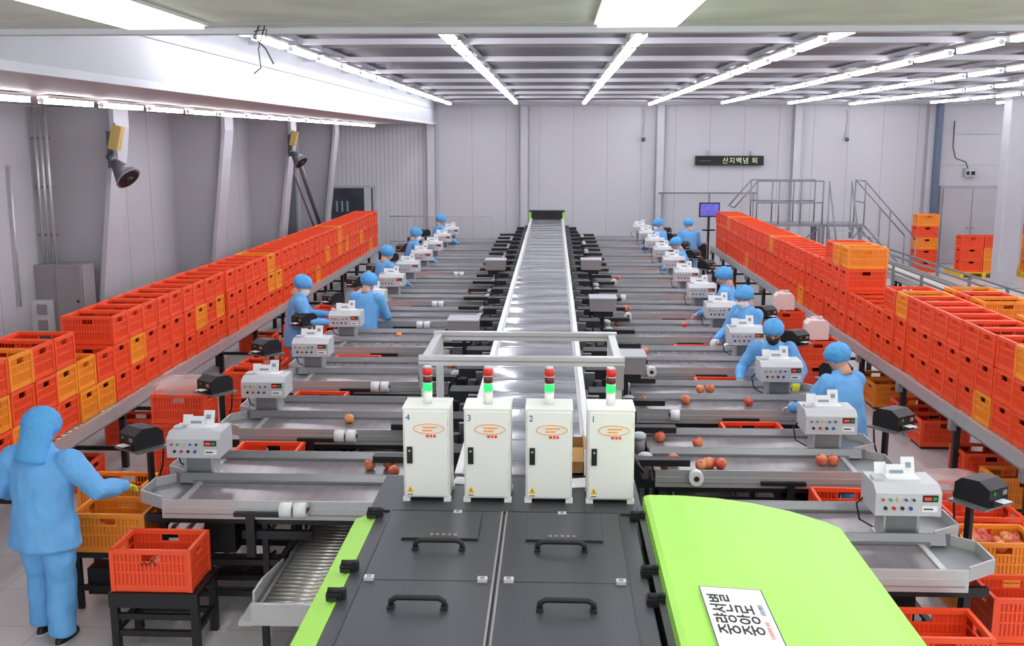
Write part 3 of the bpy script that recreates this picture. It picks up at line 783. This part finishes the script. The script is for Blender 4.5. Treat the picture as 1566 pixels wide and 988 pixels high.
for x in (6.86,7.74): 
    b.bx(x-.02,x+.02,11,24.2,.78,.82,'rail'); b.bx(x-.02,x+.02,11,24.2,.9,.93,'steel')
    y=11.1
    while y<24.2: b.bx(x-.025,x+.025,y,y+.04,0,.93,'steel'); y+=1.6
b.obj('conveyor_guard')
b=MB()
for r in (2.2,2.75):
    pts=[(10.6+ -r*math.cos(t*math.pi/2/12),14.2+r*math.sin(t*math.pi/2/12)*1.6,.78) for t in range(13)]
    pts.append((14.5,pts[-1][1],.78)); b.tube(pts,.05,'ink',6)
for t in range(0,40):
    a=t*math.pi/2/40; b.cyl((10.6-2.2*math.cos(a),14.2+2.2*1.6*math.sin(a),.76),(10.6-2.75*math.cos(a),14.2+2.75*1.6*math.sin(a),.76),.025,'roller',6)
for t in (0,3,6,9,12):
    a=t*math.pi/2/12
    for r in (2.2,2.75):
        p=(10.6-r*math.cos(a),14.2+r*1.6*math.sin(a)); b.cyl((p[0],p[1],0),(p[0],p[1],.76),.03,'blk',6)
b.obj('curved_roller_conveyor')
b=MB(); b.bx(3.72,4.24,26.25,26.31,1.45,1.82,'ink'); b.bx(3.75,4.21,26.24,26.25,1.48,1.79,'screen'); b.cyl((3.98,26.33,.03),(3.98,26.33,1.6),.03,'blk',8); b.bx(3.7,4.26,26.22,26.5,0,.03,'blk'); b.bx(3.82,4.14,26.25,26.4,1.1,1.13,'blk'); b.obj('monitor_stand')
b=MB(); b.bx(3.5,3.75,24.9,25.2,.0,.95,'mach'); b.bx(3.52,3.73,24.88,24.9,.5,.9,'blk'); b.obj('small_cabinet')

# ------------------------------------------------ PEOPLE
def ik(Sh,T,a,bb,hint):
    d=T-Sh; L=d.length
    if L>a+bb-.005: T=Sh+d.normalized()*(a+bb-.005); d=T-Sh; L=d.length
    k=(a*a-bb*bb+L*L)/(2*L); h=math.sqrt(max(0,a*a-k*k)); n=d.normalized()
    hv=hint-n*hint.dot(n); hv.normalize()
    return Sh+n*k+hv*h,T
def head_mesh(mask,hood):
    b=MB(); n=28;kk=24; rings=[]
    for i in range(kk+1):
        t=max(.04,min(math.pi-.04,math.pi*i/kk)); ring=[]
        for j in range(n):
            p=2*math.pi*j/n
            x=math.sin(t)*math.cos(p); y=math.sin(t)*math.sin(p); z=-math.cos(t)
            wx=.076*(1-.22*max(0,-z)**1.3); wy=.094*(1-.12*max(0,-z))
            X=x*wx; Y=y*wy; Z=z*.115
            if y>0:
                f=lambda cx,cz,sx_,sz: math.exp(-((X-cx)/sx_)**2-((Z-cz)/sz)**2)
                Y+=.022*f(0,-.025,.012,.018)+.010*f(0,0,.009,.025)
                Y-=.010*f(.031,.004,.016,.012)+.010*f(-.031,.004,.016,.012)
                Y+=.006*f(0,-.06,.022,.006)-.004*f(0,-.075,.02,.006)+.010*f(0,-.096,.022,.014)+.005*f(0,.022,.05,.008)
            ring.append(Vector((X,Y,Z)))
        rings.append(ring)
    b.loft(rings,'skin')
    for s in (-1,1):
        b.ell((s*.078,-.005,-.01),(.010,.020,.032),'skin',8,6); b.ell((s*.031,.081,.004),(.013,.008,.008),'eye',10,6); b.ell((s*.031,.0875,.004),(.005,.004,.005),'iris',8,6)
        b.box((s*.032,.091,.024),(.03,.008,.006),'hair')
    b.ell((0,.091,-.058),(.022,.006,.005),'lip',10,6); b.ell((0,.089,-.066),(.02,.006,.006),'lip',10,6)
    b.tube([(0,-.03,-.06),(0,-.045,-.16)],[.052,.06],'skin',12)
    if mask:
        rg=[]
        for z,w,f in ((-.115,.045,.085),(-.09,.066,.105),(-.055,.073,.118),(-.02,.072,.122),(-.008,.06,.112)):
            rg.append([Vector((w*math.cos(math.pi*j/10),f*math.sin(math.pi*j/10)**.8 if 0<j<10 else 0.0,z)) for j in range(11)]+[Vector((w*.9*math.cos(math.pi*j/10),f*.7*math.sin(math.pi*j/10) ,z)) for j in range(9,0,-1)])
        b.loft(rg,mask)
    b.ell((0,-.012,.02),(.083,.092,.098),'hair',16,10)
    rings=[]
    for i in range(17):
        t=max(.05,min(math.pi-.05,math.pi*i/16)); ring=[]
        for j in range(24):
            p=2*math.pi*j/24; pf=1+.04*math.sin(p*7+i*1.7)+.02*math.sin(p*13+i)
            x=.114*math.sin(t)*math.cos(p)*pf; y=.128*math.sin(t)*math.sin(p)*pf-.014; z=-math.cos(t)*.108*pf+.048
            lim=.035+ (y-.09)*.75 if not hood else .03+(y-.09)*1.3
            if z<lim: 
                z=lim; x*=.93; y=(y+.012)*.93-.012
            ring.append(Vector((x,y,z)))
        rings.append(ring)
    b.loft(rings,'bluecap')
    if hood:
        rg=[]
        for z,w,dp,yo in ((.08,.105,.10,-.02),(.02,.112,.105,-.03),(-.06,.108,.10,-.035),(-.11,.106,.095,-.04),(-.17,.116,.10,-.045),(-.20,.12,.105,-.045)):
            rg.append([Vector((w*math.cos(2*math.pi*j/20)*(1+.03*math.sin(j*2.4)),dp*math.sin(2*math.pi*j/20)*(.5 if math.sin(2*math.pi*j/20)>0 else 1)+yo,z)) for j in range(20)])
        b.loft(rg,'bluecap')
    return b.mesh('head')
HEADS={k:head_mesh(k[0],k[1]) for k in ((None,False),('mask',False),('maskd',False),(None,True))}
def hand_mesh(side,gm):
    b=MB(); r=.0085
    b.tube([(0,-.02,0),(0,.02,0)],[.027,.03],gm,10)
    b.ell((0,.045,0),(.042,.05,.017),gm,12,8)
    for k,(x,l) in enumerate(((-.029,.070),(-.010,.080),(.010,.074),(.028,.058))):
        x*=side; y0=.078-(.006 if k in(0,3) else 0)
        b.tube([(x*.9,y0-.025,0),(x,y0,0),(x*1.08,y0+l*.42,-.006),(x*1.1,y0+l*.75,-.024),(x*1.08,y0+l*.9,-.044)],[.011,.0105,.0098,.0092,.0078],gm,8,True)
    b.tube([(-.026*side,.015,-.004),(-.046*side,.040,-.010),(-.056*side,.064,-.016),(-.056*side,.086,-.022)],[.015,.0125,.011,.009],gm,8,True)
    return b.mesh('hand')
HM={(s,g):hand_mesh(s,g) for s in (-1,1) for g in ('glovey','gloveb')}
def worker(x,y,face,lean,hR,hL,mask=None,hood=False,look=.25,turn=0,glove='gloveb',vox=.014,scale=.96,step=.04,w=1.08,hs=1.05):
    e=empty('worker',(x,y,0),math.radians(face)); e.scale=(scale,)*3
    V=Vector; Lr=math.radians(lean)
    u=V((0,math.sin(Lr),math.cos(Lr))); fw=V((0,math.cos(Lr),-math.sin(Lr)))
    hip=V((0,-.22*math.sin(Lr),.90)); b=MB()
    rings=[]
    for t,rx,ry in ((-.19,.205,.158),(-.17,.218,.170),(-.05,.205,.158),(.06,.186,.145),(.16,.180,.140),(.28,.192,.142),(.38,.198,.135),(.45,.178,.118),(.49,.13,.095),(.53,.075,.075),(.56,.065,.065)):
        c=hip+(u*t if t>0 else V((0,0,1))*t); uu=fw if t>0 else V((0,1,0))
        rings.append(b.ring(c,V((1,0,0))*rx*w,uu*ry*w,20))
    b.loft(rings,'blue')
    ank=[]
    for s,dy in ((-1,step),(1,-step)):
        hj=V((s*.092,hip.y,.86)); kn=V((s*.108,hip.y*.4+dy*.7+.03,.47)); an=V((s*.114,dy,.10))
        b.tube([hj,hj.lerp(kn,.5),kn,kn.lerp(an,.4),an,an-V((0,0,.03))],[.115*w,.098*w,.085*w,.086*w,.080*w,.078*w],'blue',16); ank.append(an)
    hands=[]
    for s,T in ((1,hR),(-1,hL)):
        sh=hip+u*.44+V((s*.175*w,0,0)); T=V(T)
        el,T=ik(sh,T,.29,.26,V((s*.6,-.5,-.7)))
        b.tube([sh,sh.lerp(el,.5),el,el.lerp(T,.5),T],[.085*w,.075*w,.064*w,.056*w,.048],'blue',12,True); hands.append((s,el,T))
    body=b.obj('coverall_body',parent=e)
    rm=body.modifiers.new('remesh','REMESH'); rm.mode='VOXEL'; rm.voxel_size=vox; rm.use_smooth_shade=True
    sm=body.modifiers.new('smooth','SMOOTH'); sm.factor=.5; sm.iterations=3
    if vox<.012:
        tx=bpy.data.textures.new('folds','CLOUDS'); tx.noise_scale=.15; tx.noise_depth=1
        dp=body.modifiers.new('folds','DISPLACE'); dp.texture=tx; dp.strength=.034; dp.mid_level=.5
    for s,el,T in hands:
        d=(T-el).normalized(); z=V((0,0,1)); xx=d.cross(z)
        if xx.length<.2: xx=V((1,0,0))
        xx.normalize(); zz=xx.cross(d)
        m=Matrix((xx,d,zz)).transposed().to_4x4(); m.translation=T
        o=put(HM[(s,glove)],'hand',parent=e); o.matrix_local=m
    for an in ank:
        q=MB(); q.loft([[V((an.x+ .048*f*math.cos(2*math.pi*j/14),an.y+.045+.135*g*math.sin(2*math.pi*j/14),z)) for j in range(14)] for z,f,g in ((0,.95,.97),(.025,1,1),(.045,.92,.93),(.07,.75,.66),(.085,.7,.45))],'shoe')
        q.cyl((an.x,an.y,.05),(an.x,an.y,.12),.045,'shoe',12); q.loft([[V((an.x+.051*math.cos(2*math.pi*j/14),an.y+.045+.14*math.sin(2*math.pi*j/14),z)) for j in range(14)] for z in (0,.014)],'mach'); q.obj('shoe',parent=e)
    hp=hip+u*.52+V((0,.03+.05*math.sin(Lr),.125*math.cos(Lr*.5)))
    h=put(HEADS[(mask,hood)],'head',parent=e); h.location=hp; h.rotation_euler=(-math.radians(lean*.7)-look,0,turn); h.scale=(hs,)*3
    return e
worker(-3.44,6.46,-8,4,(.42,.34,1.06),(-.36,.26,.98),None,True,.25,-.2,'glovey',.010,.95,.06,1.22,1.12)
worker(-3.40,13.3,-75,8,(.15,.38,1.05),(-.2,.42,1.1),'mask',look=.4,vox=.014)
worker(-2.55,13.62,-20,16,(.15,.40,1.0),(-.15,.40,1.0),'mask',look=.2)
worker(-2.88,17.15,-50,10,(.15,.4,1.0),(-.15,.4,1.0),None,look=.2)
worker(-2.88,20.75,-70,10,(.15,.42,1.0),(-.15,.42,1.0),'mask',look=.2)
worker(-2.75,24.4,-60,8,(.15,.42,1.0),(-.15,.42,1.0),None)
worker(2.62,8.98,30,14,(.2,.40,1.02),(-.25,.42,1.02),None,look=.3,vox=.011,scale=.95)
worker(2.36,10.78,165,18,(.34,.36,1.0),(-.3,.36,1.0),'maskd',look=.3,glove='glovey',vox=.011,scale=.92)
worker(2.45,12.62,120,12,(.15,.4,1.0),(-.15,.4,1.0),'mask')
worker(2.5,14.4,70,10,(.15,.4,1.0),(-.15,.4,1.0),None)
worker(2.50,19.75,70,18,(.15,.4,1.0),(-.15,.4,1.0),None,scale=.92)
worker(3.1,23.4,20,4,(.2,.3,1.05),(-.2,.3,1.05),None,look=.2)
worker(2.47,23.4,60,10,(.15,.4,1.0),(-.15,.4,1.0),'mask')

cam=bpy.data.cameras.new('camera'); co=bpy.data.objects.new('camera',cam); COL.objects.link(co)
co.location=(0,0,3.4); co.rotation_euler=(math.radians(90-10.2),0,math.radians(2.3))
cam.sensor_width=36; cam.lens=36*1560/1566; cam.clip_end=200
S.camera=co
w=bpy.data.worlds.new('world'); S.world=w; w.use_nodes=True
w.node_tree.nodes['Background'].inputs[0].default_value=(.93,.95,1,1); w.node_tree.nodes['Background'].inputs[1].default_value=1.5
